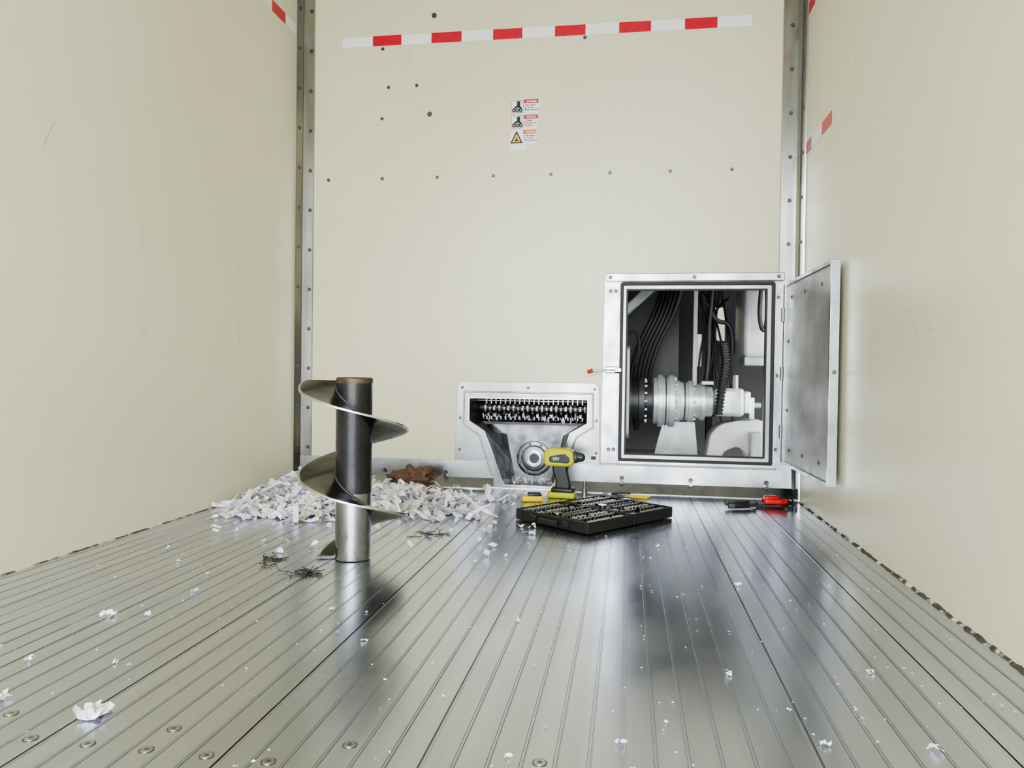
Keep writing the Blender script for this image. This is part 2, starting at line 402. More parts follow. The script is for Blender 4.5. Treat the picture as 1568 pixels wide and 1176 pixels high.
bolts("frame_bolts",[(-.083,3.493,z) for z in (.20,.93)]+[(-.060,3.493,z) for z in (.20,.93)]+[(x_,3.470,.990) for x_ in (-.085,.29,.655)]+[(.660,3.493,z) for z in (.22,.55,.90)],(0,-1,0),M_BOLT,H,r=.007,h=.005)

# latch handle
Lh=empty("toggle_latch")
tube("latch_rod",[[(-.175,3.455,.560),(-.150,3.450,.566),(-.10,3.452,.566),(-.03,3.462,.566)]],.0045,M_CHROME,Lh)
box("latch_base",(-.105,3.470,.552),(-.035,3.4925,.582),M_CHROME,Lh,.004)
box("latch_hook",(-.060,3.455,.556),(-.028,3.472,.576),M_CHROME,Lh,.003)
tube("latch_grip",[[(-.182,3.455,.556),(-.172,3.454,.560),(-.158,3.452,.564)]],.0085,M_REDP,Lh)

# ------------------------------------------------------------------ hatch door, open against the right wall
D=empty("hatch_door",(.683,3.475,0),0)
ang=math.atan2(.700-.683,.69)
D.rotation_euler=(0,0,ang)   # local -Y runs along the door towards the camera
Wd=.70
z0,z1=.160,.960
box("door_panel",(.006,-Wd+.012,z0+.012),(.022,-.012,z1-.012),M_DOOR,D)
bm=bmesh.new()
bm_box(bm,(-.002,-Wd,z0),(.030,-Wd+.014,z1),.001)
bm_box(bm,(-.002,-.014,z0),(.030,0,z1),.001)
bm_box(bm,(-.002,-Wd+.014,z0),(.030,-.014,z0+.014),.001)
bm_box(bm,(-.002,-Wd+.014,z1-.014),(.030,-.014,z1),.001)
from_bm("door_frame",bm,M_GALV,D)
bm=bmesh.new()
for y_ in (-.10,-.32,-.56):
    for z_ in (z0+.07,z1-.07): bm_bolt(bm,(.006,y_,z_),(-1,0,0),.006,.004)
for z_ in (.4,.7): bm_bolt(bm,(.006,-.05,z_),(-1,0,0),.006,.004)
for k in range(80):
    y_=-random.uniform(.06,.66); z_=random.uniform(.22,.92); s_=random.uniform(.001,.003)
    bm_cyl(bm,(.0062,y_,z_),(.0055,y_,z_),s_,s_,8)
shade_auto(from_bm("door_screws_and_chips",bm,M_BOLT,D))
cyl("striker_knob",(.014,-Wd-.008,.565),(.014,-Wd,.565),.008,M_BOLT,D)
bm=bmesh.new()
for z_ in (.30,.56,.82): bm_cyl(bm,(-.006,.006,z_-.03),(-.006,.006,z_+.03),.006)
shade_auto(from_bm("hinge_knuckles",bm,M_GALV,D))

# ------------------------------------------------------------------ discharge chute
Cc=empty("auger_chute")
outer=rounded([(-.806,.125),(-.797,.502),(-.130,.502),(-.122,.125),(-.288,.125),(-.288,.004),(-.625,.004),(-.625,.125)],[0,.035,.035,0,0,0,0,0])
inner=[(-.738,.425),(-.738,.318),(-.662,.270),(-.580,.045),(-.565,.020),(-.345,.020),(-.330,.045),(-.262,.270),(-.182,.318),(-.182,.425)]
shape("face_plate",[outer,inner],.008,P(3.494),M_GALVD,Cc,.001)
def offset(poly,d,cx=-.46,cz=.23):
    return [(cx+(x_-cx)*(1+d/.25),cz+(z_-cz)*(1+d/.2)) for x_,z_ in poly]
shape("raised_lip",[offset(inner,.006),inner],.018,P(3.487),M_STEEL,Cc,.001)
rim=[(-.765,.455),(-.768,.300),(-.690,.250),(-.625,.060),(-.30,.060),(-.232,.250),(-.155,.300),(-.158,.455)]
tube("bead",[[(x_,3.489,z_) for x_,z_ in [rim[4],rim[5],rim[5],rim[5],rim[6],rim[6],rim[6],rim[7],rim[7],rim[7],rim[0],rim[0],rim[0],rim[1],rim[1],rim[1],rim[2],rim[2],rim[2],rim[3]]]],.004,M_STEEL,Cc)
backp=[(-.70,.425),(-.70,.30),(-.600,.235),(-.570,.090),(-.555,.010),(-.375,.010),(-.350,.090),(-.315,.235),(-.215,.30),(-.215,.425)]
bm=bmesh.new(); YC=3.76
A=[bm.verts.new((x_,3.498,z_)) for x_,z_ in inner]; B=[bm.verts.new((x_,YC,z_)) for x_,z_ in backp]
n=len(A)
for i in range(n-1): bm.faces.new((A[i],A[i+1],B[i+1],B[i]))
M_FUN=new_mat("scraped_trough_steel",(.24,.245,.26),.36,1.0,var=.5,vscale=14,rvar=.08)
from_bm("funnel_walls",bm,M_FUN,Cc)
circ=lambda a,b_,r,n=40:[(a+r*math.cos(2*math.pi*t/n),b_+r*math.sin(2*math.pi*t/n)) for t in range(n)]
shape("back_plate",[[(-.72,.0),(-.19,.0),(-.19,.30),(-.72,.30)],circ(-.459,.118,.040)],.006,P(YC),M_FUN,Cc)
lathe("bearing_ring",[(0,.088),(.012,.088),(.016,.080),(.016,.066),(.030,.062),(.034,.050),(.034,.040),(.0,.038)],(-.459,YC,.118),(0,-1,0),M_FUN,Cc)
lathe("bearing_inner",[(0,.046),(.044,.046),(.046,.040),(.046,.033),(.01,.032)],(-.459,YC,.118),(0,-1,0),M_STEEL,Cc)
cyl("drive_spigot",(-.459,YC+.05,.118),(-.459,YC-.02,.118),.024,M_DGREY,Cc)
bolts("bearing_bolts",[(-.459+.074*math.cos(t*math.pi/4+.3),YC-.014,.118+.074*math.sin(t*math.pi/4+.3)) for t in range(8)],(0,-1,0),M_BOLT,Cc,.006,.006)
box("void_back",(-.76,YC+.055,.0),(-.15,YC+.06,.47),M_DARKGAP,Cc)
box("void_top",(-.75,3.505,.432),(-.16,YC+.06,.436),M_DARKGAP,Cc)
box("cutter_shelf",(-.72,3.66,.292),(-.19,YC+.05,.305),M_DGREY,Cc)
cyl("cutter_shaft",(-.73,3.665,.375),(-.185,3.665,.375),.022,M_DGREY,Cc)
M_CUT=new_mat("cutter_steel",(.28,.28,.29),.25,1.0,var=.3,vscale=30)
bm=bmesh.new()
nx=22
for i in range(nx):
    x_=-.69+i*(.49/(nx-1))
    ph=(i%3)*.35
    bm_cyl(bm,(x_-.0045,3.665,.375),(x_+.0045,3.665,.375),.034,.034,20)
    for k in range(5):
        a=ph+k*2*math.pi/5
        R=Matrix.Rotation(a,4,'X')
        bmesh.ops.create_cube(bm,size=1,matrix=Matrix.Translation((x_,3.665,.375))@R@Matrix.Translation((0,.036,0))@Matrix.Diagonal((.010,.026,.014,1)))
from_bm("cutter_discs",bm,M_CUT,Cc)
bm=bmesh.new()
for i in range(nx-1):
    x_=-.69+(i+.5)*(.49/(nx-1))
    bm_box(bm,(x_-.0035,3.60,.395),(x_+.0035,3.68,.428),.001)
    bm_box(bm,(x_-.0035,3.615,.318),(x_+.0035,3.67,.335),.001)
from_bm("stripper_fingers",bm,M_CUT,Cc)
cyl("comb_rail",(-.735,3.612,.412),(-.185,3.612,.412),.007,M_STEEL,Cc)
bolts("plate_bolts",[(-.785,3.49,.18),(-.785,3.49,.33),(-.775,3.49,.475),(-.46,3.49,.478),(-.15,3.49,.475),(-.140,3.49,.33),(-.138,3.49,.18)],(0,-1,0),M_BOLT,Cc,.0055)
def strip(bm, p, yaw, L, w, curl, tilt, roll, seg=4, floor_=True):
    R=Matrix.Rotation(yaw,3,'Z')@Matrix.Rotation(tilt,3,'Y')@Matrix.Rotation(roll,3,'X')
    A=[];B=[]
    ph=random.uniform(0,6); wob=random.uniform(-.35,.35)
    for i in range(seg+1):
        t=i/seg-.5
        c=Vector((L*t, wob*L*t*t, curl*L*(math.cos(t*5+ph))*.35))
        d=Vector((0,w/2,w*.25*math.sin(ph+t*4)))
        A.append(c+d); B.append(c-d)
    Av=[R@v for v in A]; Bv=[R@v for v in B]
    mz=min(v.z for v in Av+Bv)
    off=Vector(p)
    if floor_ and off.z+mz<.0016: off.z=.0016-mz
    Av=[bm.verts.new(v+off) for v in Av]; Bv=[bm.verts.new(v+off) for v in Bv]
    for i in range(seg): bm.faces.new((Av[i],Av[i+1],Bv[i+1],Bv[i]))
bm=bmesh.new()
for _ in range(70):
    x_=random.uniform(-.70,-.21); strip(bm,(x_,random.uniform(3.58,3.66),.325+random.uniform(-.01,.02)),random.uniform(0,6),random.uniform(.01,.03),.005,.4,random.uniform(.6,1.6),0,3,False)
for _ in range(40):
    x_=random.uniform(-.56,-.35); strip(bm,(x_,random.uniform(3.51,3.70),.030),random.uniform(0,6),random.uniform(.015,.04),.008,.5,random.uniform(-.5,.5),0,3,False)
me=bpy.data.meshes.new("caught_shreds"); bm.to_mesh(me); bm.free(); finish("caught_shreds",me,M_PAPER,Cc)

# ------------------------------------------------------------------ engine compartment behind hatch
G=empty("machine_compartment")
grid_wall("back_panel",[-.16,.415,.447,.485,.585,1.25],[-.3,.60,.76,.80,.965,1.33],[(.485,.585,.76,.965),(.415,.447,.60,.80)],4.75,.03,M_BACKD,G)
box("light_block_top",(-.16,3.56,1.30),(1.25,4.78,1.33),M_DARKGAP,G)  # unseen top and side panels, added to keep sky light out
box("light_block_left",(-.14,3.56,-.3),(-.12,4.78,1.33),M_DARKGAP,G)
box("light_block_right",(1.22,3.56,-.3),(1.25,4.78,1.33),M_DARKGAP,G)
box("light_block_under",(.44,3.60,-.04),(1.2,4.40,-.02),M_BACKD,G)  # unseen bottom panel, added to block daylight from below
box("grey_bulkhead",(-.10,4.30,.50),(.28,4.32,1.28),new_mat("grey_bulkhead",(.05,.05,.05),.5,var=.3,vscale=3),G,0)
box("cab_wall_panel",(.35,5.0,.3),(.9,5.03,1.4),new_mat("beige_cab_wall",(.75,.68,.52),.6),G)
box("frame_post",(.345,4.15,.30),(.368,4.18,1.28),M_TRUCKW,G,.004)
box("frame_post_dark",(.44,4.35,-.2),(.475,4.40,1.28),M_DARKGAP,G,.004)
box("sloping_duct",(-.06,4.05,.93),(.18,4.11,.985),M_MGREY,G,.01,Matrix.Rotation(-.75,4,'Y'))
bm=bmesh.new(); bm_box(bm,(.575,3.90,.64),(.80,4.25,1.02),.025,None,4); shade_auto(from_bm("fluid_tank",bm,M_TRUCKW,G))
bm=bmesh.new(); bm_box(bm,(.58,3.92,.60),(.72,4.1,.645),.006); bm_box(bm,(.62,3.89,1.0),(.70,3.95,1.05),.01); from_bm("tank_bracket",bm,M_MGREY,G)
shape("mounting_bracket",[rounded([(.40,.10),(.425,.25),(.47,.295),(.56,.315),(.66,.32),(.70,.30),(.70,.10),(.62,.10),(.60,.17),(.55,.20),(.48,.17),(.455,.10)],.025)],.16,P(3.98),M_TRUCKW,G,.008)
box("frame_rail",(.60,3.80,.10),(.66,3.95,.27),M_MGREY,G,.01)
box("chassis_tray",(-.10,3.60,.085),(.42,4.5,.105),M_TRUCKW,G,.003)
shape("tray_gusset",[[(.14,.10),(.37,.10),(.35,.30),(.19,.30)]],.02,P(4.05),M_MGREY,G,.004)
tube("hydraulic_hoses",[[(.30-.022*i,3.95+.03*i,1.25),(.28-.02*i,3.95+.02*i,1.0),(.22-.02*i,4.0,.82),(.13-.02*i,4.02,.68),(.10-.02*i,4.05,.45),(.05,4.1,.25)] for i in range(6)],.011,M_RUBBER,G)
tube("hose_bundle_upper",[[(.40,4.0,.92),(.45,4.0,.80),(.50,4.02,.86),(.54,4.0,.76),(.53,4.0,.66)],[(.42,3.98,1.2),(.43,3.98,.95),(.40,4.0,.80),(.42,4.0,.70),(.40,4.0,.5)]],.012,M_RUBBER,G)
tube("coiled_hose",[[(.655,3.86,1.1),(.64,3.84,.95),(.63,3.84,.85),(.655,3.85,.74),(.68,3.86,.8),(.67,3.86,1.0)]],.010,M_RUBBER,G)
tube("hose_left",[[(.0,3.8,.75),(.06,3.8,.80),(.07,3.8,.66),(.03,3.82,.60)]],.008,M_RUBBER,G)
tube("cable_clutter",[[(random.uniform(.30,.55),4.25,random.uniform(.9,1.25)),(random.uniform(.25,.6),4.2,random.uniform(.7,.9)),(random.uniform(.3,.6),4.15,random.uniform(.5,.7)),(random.uniform(.3,.6),4.2,random.uniform(.2,.45))] for _ in range(9)],.006,M_RUBBER,G)
pts=[(.462,3.80,.70),(.475,3.79,.62),(.465,3.79,.54),(.455,3.80,.47),(.445,3.82,.36)]
tube("corrugated_core",[pts],.017,M_RUBBER,G)
bm=bmesh.new()
for k in range(26):
    t=k/25*(len(pts)-1); i=min(int(t),len(pts)-2); f=t-i
    p=Vector(pts[i]).lerp(Vector(pts[i+1]),f); d=(Vector(pts[i+1])-Vector(pts[i])).normalized()
    bm_cyl(bm,p-d*.0028,p+d*.0028,.0225,.0225,20)
from_bm("corrugations",bm,M_RUBBER,G)

# gear motor
Mo=empty("gear_motor")
M_MOT=new_mat("silver_gearbox_paint",(.60,.63,.66),.32,.45,var=.25,vscale=10)
ax=(1,0,0); o=(.0,3.90,.415)
lathe("mount_flange",[(.0,.06),(.0,.135),(.02,.135),(.02,.10),(.055,.10),(.058,.12),(.085,.12),(.088,.09),(.13,.09)],o,ax,M_DGREY,Mo)
shape("flange_plate",[rounded([(-.17,-.20),(.17,-.20),(.17,.26),(-.17,.26)],.03)],.02,Matrix(((0,0,1,.0),(1,0,0,3.93),(0,1,0,.43),(0,0,0,1))),M_MGREY,Mo,.003)
lathe("gear_housing",[(.125,.09),(.13,.118),(.150,.120),(.152,.133),(.175,.133),(.177,.124),(.205,.124),(.207,.133),(.232,.133),(.236,.108),(.262,.104),(.264,.098),(.30,.096),(.302,.105),(.325,.105),(.327,.08)],o,ax,M_MOT,Mo)
lathe("planet_stage",[(.32,.07),(.325,.088),(.36,.088),(.362,.096),(.382,.096),(.385,.078),(.42,.075),(.43,.05)],o,ax,M_MOT,Mo)
bm=bmesh.new(); bm_box(bm,(.43,3.835,.345),(.575,3.965,.485),.022,None,4); bm_box(bm,(.575,3.85,.36),(.605,3.95,.47),.010); bm_box(bm,(.60,3.865,.33),(.625,3.94,.44),.006)
shade_auto(from_bm("motor_body",bm,M_MOT,Mo))
bm=bmesh.new()
for k in range(16):
    a=2*math.pi*k/16
    bm_cyl(bm,(.236,3.9+.118*math.cos(a),.415+.118*math.sin(a)),(.246,3.9+.118*math.cos(a),.415+.118*math.sin(a)),.006,.006,6)
    bm_cyl(bm,(.327,3.9+.094*math.cos(a),.415+.094*math.sin(a)),(.335,3.9+.094*math.cos(a),.415+.094*math.sin(a)),.006,.006,6)
    bm_cyl(bm,(.085,3.9+.106*math.cos(a),.415+.106*math.sin(a)),(.098,3.9+.106*math.cos(a),.415+.106*math.sin(a)),.007,.007,6)
from_bm("housing_bolts",bm,M_MGREY,Mo)
bm=bmesh.new(); bm_cyl(bm,(.47,3.86,.48),(.47,3.86,.53),.016,.016,6); bm_cyl(bm,(.53,3.86,.48),(.53,3.86,.55),.014,.014,6); bm_box(bm,(.36,3.80,.50),(.42,3.86,.52),.004); bm_cyl(bm,(.62,3.90,.40),(.66,3.90,.40),.014,.014,6)
from_bm("fittings",bm,M_MGREY,Mo)
bm=bmesh.new()
for xx in (.19,.283): bm_cyl(bm,(xx-.003,3.9,.415),(xx+.003,3.9,.415),(.1265 if xx<.25 else .1005))
shade_auto(from_bm("housing_joints",bm,M_DGREY,Mo))

# ------------------------------------------------------------------ auger
AX,AY=-.785,2.09
Au=empty("auger_screw",(AX,AY,0))
R0=.0515
lathe("lower_shaft",[(0.002,.040),(0.002,.050),(.005,R0),(.196,R0)],(0,0,0),(0,0,1),M_STEEL,Au,64)
lathe("painted_shaft",[(.195,R0+.0003),(.32,R0+.0003),(.322,R0+.0009),(.515,R0+.0006)],(0,0,0),(0,0,1),M_BLACKP,Au,64)
lathe("top_collar",[(.512,R0+.001),(.520,R0+.0015),(.526,R0+.001),(.529,R0-.003),(.527,.040),(.42,.038)],(0,0,0),(0,0,1),M_RUST,Au,64)
bm=bmesh.new(); rows=[]; N_=280; a0,a1=math.radians(176),math.radians(176+745)
th=.0035
for i in range(N_+1):
    t=i/N_; a=a0+(a1-a0)*t
    z=.516-.2515*(a-a0)/(2*math.pi)
    deg=math.degrees(a-a0)
    z=max(z,.0065)
    ro=.158
    if deg>560: ro=.158-.055*min(1,(deg-560)/110)
    ri=R0-.004
    pts_=[]
    rm=ro-.006
    for (r_,dz) in ((ri,th),(rm,th),(ro,th*.7),(ro,-th*.7),(rm,-th),(ri,-th)):
        pts_.append(bm.verts.new((r_*math.cos(a),r_*math.sin(a),z+dz)))
    rows.append(pts_)
for A,B in zip(rows,rows[1:]):
    for j in range(6):
        f=bm.faces.new((A[j],A[(j+1)%6],B[(j+1)%6],B[j]))
        if j in (1,2,3): f.material_index=1
bm.faces.new(rows[0]); bm.faces.new(list(reversed(rows[-1])))
fl=from_bm("helical_flight",bm,[M_FLIGHT,M_RIM],Au); shade_auto(fl,40)
wb=[]
for i in range(160):
    a=a0+(a1-a0)*i/159; z=max(.516-.2515*(a-a0)/(2*math.pi),.0065)+th+.001
    wb.append(((R0+.001)*math.cos(a),(R0+.001)*math.sin(a),z))
tube("weld_bead",[wb],.0035,M_DGREY,Au,2)

# ------------------------------------------------------------------ shredded paper
def mound(x,y):
    h=0
    for cx,cy,sx,sy,hh in ((-1.18,2.93,.22,.20,.080),(-1.40,3.10,.14,.18,.075),(-.90,2.96,.16,.13,.052),(-.70,2.80,.13,.09,.024),(-1.0,3.12,.3,.08,.036),(-1.28,2.68,.15,.10,.024)):
        h=max(h,hh*math.exp(-(((x-cx)/sx)**2+((y-cy)/sy)**2)))
    return h*(1+.6*noise.noise(Vector((x*9,y*9,0))))
bm=bmesh.new()
gx,gy=70,50; V=[[None]*(gy+1) for _ in range(gx+1)]
for i in range(gx+1):
    for j in range(gy+1):
        x_=-1.60+i*(1.15/gx); y_=2.45+j*(.98/gy)
        V[i][j]=bm.verts.new((x_,y_,mound(x_,y_)*.72-.014+random.uniform(-.004,.004)))
for i in range(gx):
    for j in range(gy):
        q=(V[i][j],V[i+1][j],V[i+1][j+1],V[i][j+1])
        if min(v.co.z for v in q)>-.004:
            for v in q:
                if v.co.z<.002: v.co.z=.002
            bm.faces.new(q)
bmesh.ops.delete(bm,geom=[v for v in bm.verts if not v.link_faces],context='VERTS')
n=0
while n<1500:
    x_=random.uniform(-1.57,-.42); y_=random.uniform(2.42,3.24)
    h=mound(x_,y_)
    if h<.002 or random.random()>min(1,.05+h*14): continue
    strip(bm,(x_,y_,h*random.uniform(.7,1.25)+.002),random.uniform(0,6.28),random.uniform(.035,.12),random.uniform(.008,.024),random.uniform(-.5,.9),random.uniform(-.45,.45),random.uniform(-.8,.8))
    n+=1
for v in bm.verts:
    v.co.x=max(v.co.x,-1.605); v.co.y=min(v.co.y,3.435)
me=bpy.data.meshes.new("shredded_paper_pile"); bm.to_mesh(me); bm.free(); finish("shredded_paper_pile",me,M_PAPER)

# scattered crumbs
def blocked(x,y):
    dx,dy=x+.124,y-2.545; c,s=math.cos(math.radians(52)),math.sin(math.radians(52))
    u,v=dx*c+dy*s,-dx*s+dy*c
    if -.05<u<.54 and -.03<v<.40: return True
    if -.45<x<.12 and 3.1<y<3.45: return True
    if .38<x<.745 and 3.05<y<3.45: return True
    if (x-AX)**2+(y-AY)**2<.17**2: return True
    return mound(x,y)>.02
bm=bmesh.new()
def crumb(x,y,s,k=3):
    for _ in range(k):
        strip(bm,(x+random.uniform(-s,s)*.4,y+random.uniform(-s,s)*.4,.002+s*.12),random.uniform(0,6.28),s*random.uniform(.7,1.2),s*random.uniform(.3,.5),random.uniform(-.8,.8),random.uniform(-.5,.5),random.uniform(-.8,.8),3)
for x_,y_,s in ((-.823,1.057,.034),(-.81,1.065,.030),(-.83,1.062,.028),(-.82,1.05,.024),(-1.010,1.090,.028),(-1.093,1.239,.016),(-1.129,1.500,.022),(-1.115,1.492,.018),(-1.044,1.517,.018),(-1.045,1.699,.016),(-1.10,1.85,.012),
   (-.93,1.26,.008),(-.66,1.63,.012),(-.52,1.45,.012),(-.23,1.63,.009),(.29,2.02,.016),(.45,1.47,.012),(.455,1.18,.016),(.19,1.41,.012),(-.002,1.118,.014),(-1.25,1.95,.014),(-1.02,2.1,.022),(-.66,2.48,.02),(.10,2.42,.015),(-.90,1.25,.010),
   (.38,1.3,.010),(.30,1.17,.012),(-.16,1.05,.009)):
    crumb(x_,y_,s)
k=0
while k<110:
    x_=random.uniform(-1.5,-.30); y_=random.gauss(2.80,.30)
    if y_>3.38 or y_<1.9 or blocked(x_,y_): continue
    crumb(x_,y_,random.uniform(.010,.045),1); k+=1
k=0
while k<520:
    x_=random.uniform(-1.55,.70); y_=random.uniform(.7,3.35)
    if blocked(x_,y_): continue
    s=random.choice((.003,.003,.004,.005,.007))
    strip(bm,(x_,y_,.002),random.uniform(0,6.28),s,s*.6,random.uniform(-.4,.4),0,random.uniform(-.4,.4),2); k+=1
me=bpy.data.meshes.new("paper_scraps"); bm.to_mesh(me); bm.free(); finish("paper_scraps",me,M_PAPER)

# black wiry debris
def debris(name,spots):
    paths=[]
    for (x_,y_,s,n_) in spots:
        for _ in range(n_):
            p=Vector((x_+random.gauss(0,s*.5),y_+random.gauss(0,s*.5),random.uniform(.002,.004))); d=random.uniform(0,6.28); pts_=[]
            for k in range(6):
                pts_.append((p.x,p.y,min(.014,max(.002,p.z)))); d+=random.uniform(-1.4,1.4)
                p=p+Vector((math.cos(d)*s*.28,math.sin(d)*s*.28,random.uniform(-.003,.004)))
            paths.append(pts_)
    tube(name,paths,.0010,M_RUBBER,None,3)
debris("plastic_strap_debris",[(-1.00,2.03,.028,16),(-.985,1.96,.015,5)])
debris("plastic_strap_debris",[(-.845,1.90,.032,18),(-.875,1.92,.03,6)])
debris("plastic_strap_debris",[(-.64,2.45,.045,12)])

# brown rag
bm=bmesh.new(); bmesh.ops.create_icosphere(bm,subdivisions=5,radius=1)
for v in bm.verts:
    c=v.co.copy(); f=1+.45*noise.noise(c*1.8)+.34*noise.noise(c*4.5+Vector((3,1,2)))+.16*noise.noise(c*10)
    v.co=Vector((c.x*.105*f,c.y*.062*f,max(c.z*.052*f,-.02)+.018))
ob=from_bm("crumpled_rag",bm,M_RAG,None,True); ob.location=(-.965,3.345,.034)

# ------------------------------------------------------------------ socket set case (open)
S=empty("socket_set_case",(-.124,2.545,0.001),math.radians(52))
LX,LY=.49,.355
def tray(name,x0,x1,y0,y1):
    bm=bmesh.new(); h=.042
    bm_box(bm,(x0,y0,.002),(x1,y1,.008),.002)
    t=.007
    bm_box(bm,(x0,y0,.006),(x1,y0+t,h),.002); bm_box(bm,(x0,y1-t,.006),(x1,y1,h),.002)
    bm_box(bm,(x0,y0+t,.006),(x0+t,y1-t,h),.002); bm_box(bm,(x1-t,y0+t,.006),(x1,y1-t,h),.002)
    bm_box(bm,(x0+t,y0+t,.007),(x1-t,y1-t,.026),.002)
    for i in range(6):
        yy=y0+(y1-y0)*(i+.5)/6
        bm_box(bm,(x0-.004,yy-.006,.006),(x0,yy+.006,.036),.001); bm_box(bm,(x1,yy-.006,.006),(x1+.003,yy+.006,.036),.001)
    from_bm(name,bm,M_BLACK,S)
tray("tray_near",0,LX/2-.003,0,LY); tray("tray_far",LX/2+.003,LX,0,LY)
bm=bmesh.new()
for yy in (.06,.175,.29): bm_cyl(bm,(LX/2,yy-.02,.040),(LX/2,yy+.02,.040),.006)
bm_box(bm,(-.016,.08,.012),(0,.11,.034),.003); bm_box(bm,(-.016,.24,.012),(0,.27,.034),.003)
bm_box(bm,(-.020,.13,.012),(-.012,.22,.030),.003)
shade_auto(from_bm("hinge_and_latches",bm,M_BLACK,S))
bm=bmesh.new(); bd=bmesh.new()
for (x0,x1) in ((.015,LX/2-.018),(LX/2+.018,LX-.015)):
    for r_ in range(9):
        yy=.022+r_*.0385
        rad=(.006,.0075,.009,.0075,.0105,.008,.0065,.009,.006)[r_]
        if r_==4:
            bm_cyl(bm,(x0+.03,yy,.036),(x1-.01,yy,.036),.0065); bm_cyl(bm,(x0+.022,yy,.026),(x0+.022,yy,.048),.016); continue
        k=int((x1-x0)/(rad*2+.005))
        for i in range(k):
            xx=x0+rad+i*(rad*2+.005)
            if random.random()<.10: continue
            if r_%2==0:
                bm_cyl(bm,(xx,yy-.012,.034),(xx,yy+.012,.034),rad,rad,14); bm_cyl(bd,(xx,yy-.0125,.034),(xx,yy-.0122,.034),rad*.65,rad*.65,6)
            else:
                bm_cyl(bm,(xx,yy,.024),(xx,yy,.044),rad,rad,14); bm_cyl(bd,(xx,yy,.044),(xx,yy,.0445),rad*.65,rad*.65,6)
shade_auto(from_bm("sockets",bm,M_SOCK,S)); from_bm("socket_drives",bd,M_INK,S)

# ------------------------------------------------------------------ cordless drill
Dr=empty("cordless_drill",(-.283,3.30,0.001),math.radians(-6))
PD=plane_xz(0)
body=rounded([(-.062,.150),(-.064,.196),(-.048,.207),(.020,.207),(.045,.200),(.050,.160),(.035,.150)],.010)
shape("motor_housing",[body],.062,PD,M_YEL,Dr,.012)
shape("housing_accent",[rounded([(-.045,.160),(-.045,.180),(.020,.192),(.040,.175),(.036,.158)],.006)],.066,PD,M_BLACK,Dr,.004)
shape("rear_cap",[rounded([(-.070,.160),(-.070,.192),(-.060,.198),(-.058,.154)],.006)],.050,PD,M_BLACK,Dr,.004)
shape("grip",[rounded([(-.030,.158),(.020,.158),(.018,.120),(.034,.055),(.032,.040),(-.016,.040),(-.012,.070),(-.028,.120)],.010)],.036,PD,M_BLACK,Dr,.010)
shape("grip_accent",[rounded([(-.034,.150),(-.020,.150),(-.016,.110),(-.004,.060),(-.014,.055),(-.028,.110)],.004)],.030,PD,M_YEL,Dr,.006)
shape("trigger",[rounded([(.016,.148),(.030,.146),(.027,.118),(.018,.116)],.004)],.016,PD,M_BLACK,Dr,.003)
bm=bmesh.new(); bm_box(bm,(-.058,-.036,.0),(.066,.036,.026),.008,None,3); shade_auto(from_bm("battery_pack",bm,M_YEL,Dr))
bm=bmesh.new(); bm_box(bm,(-.040,-.032,.024),(.060,.032,.046),.008,None,3); shade_auto(from_bm("battery_mount",bm,M_BLACK,Dr))
lathe("chuck",[(0,.022),(.012,.026),(.022,.026),(.030,.021),(.050,.018),(.058,.010),(.060,.006)],(.046,0,.180),(1,0,0),M_DGREY,Dr)
lathe("chuck_collar",[(0,.024),(.004,.027),(.008,.024)],(.062,0,.180),(1,0,0),M_CHROME,Dr)
cyl("drill_bit",(.104,0,.180),(.148,0,.180),.0038,M_STEEL,Dr,seg=6)
cyl("bit_socket",(.132,0,.180),(.152,0,.180),.007,M_DGREY,Dr,seg=12)
text("label","18V",.020,-.035,.166,-.0345,M_STWHITE,Dr)

Bt=empty("spare_battery",(-.395,3.18,0.001),math.radians(12))
bm=bmesh.new(); bm_box(bm,(-.045,-.03,0),(.045,.03,.024),.007,None,3); shade_auto(from_bm("battery_shell",bm,M_YELB,Bt))
bm=bmesh.new(); bm_box(bm,(-.020,-.022,.022),(.038,.022,.036),.005,None,2); shade_auto(from_bm("battery_rail",bm,M_BLACK,Bt))

def pliers(name,loc,rot,mh,s=1.0,open_=.12):
    e=empty(name,loc,rot)
    for sg in (-1,1):
        a=[(0,0,.010),(-.03*s,sg*.010*s,.010),(-.07*s,sg*(.016+open_*.1)*s,.010),(-.13*s,sg*(.012+open_*.15)*s,.010)]
        tube("handle_%s"%("a" if sg<0 else "b"),[a],.0065*s,mh,e)
        shape("jaw_%s"%("a" if sg<0 else "b"),[rounded([(-.012*s,sg*.002),(-.01*s,sg*.013*s),(.012*s,sg*.012*s),(.045*s,sg*.005*s),(.045*s,sg*.001)],.003)],.010,Matrix.Translation((0,0,.010)),M_STEEL,e,.002)
    cyl("pivot",(0,0,.003),(0,0,.018),.006*s,M_CHROME,e)
pliers("pliers",(.0,3.36,0),math.radians(165),M_YELB,.8)
pliers("pliers",(-.07,3.40,0),math.radians(180),M_BLACK,.7)
W=empty("spray_nozzle",(-.185,3.39,0.001))
lathe("nozzle_body",[(0,.012),(.03,.012),(.034,.007),(.06,.006),(.062,.004)],(0,0,0),(0,0,1),M_CHROME,W,20)
Wr=empty("adjustable_wrench",(-.06,3.27,0),math.radians(-15))
shape("wrench_body",[rounded([(-.11,-.009),(.03,-.010),(.045,-.026),(.075,-.024),(.060,-.006),(.060,.006),(.080,.020),(.050,.026),(.03,.010),(-.11,.009)],.003)],.009,Matrix.Translation((0,0,.0065)),M_CHROME,Wr,.002)

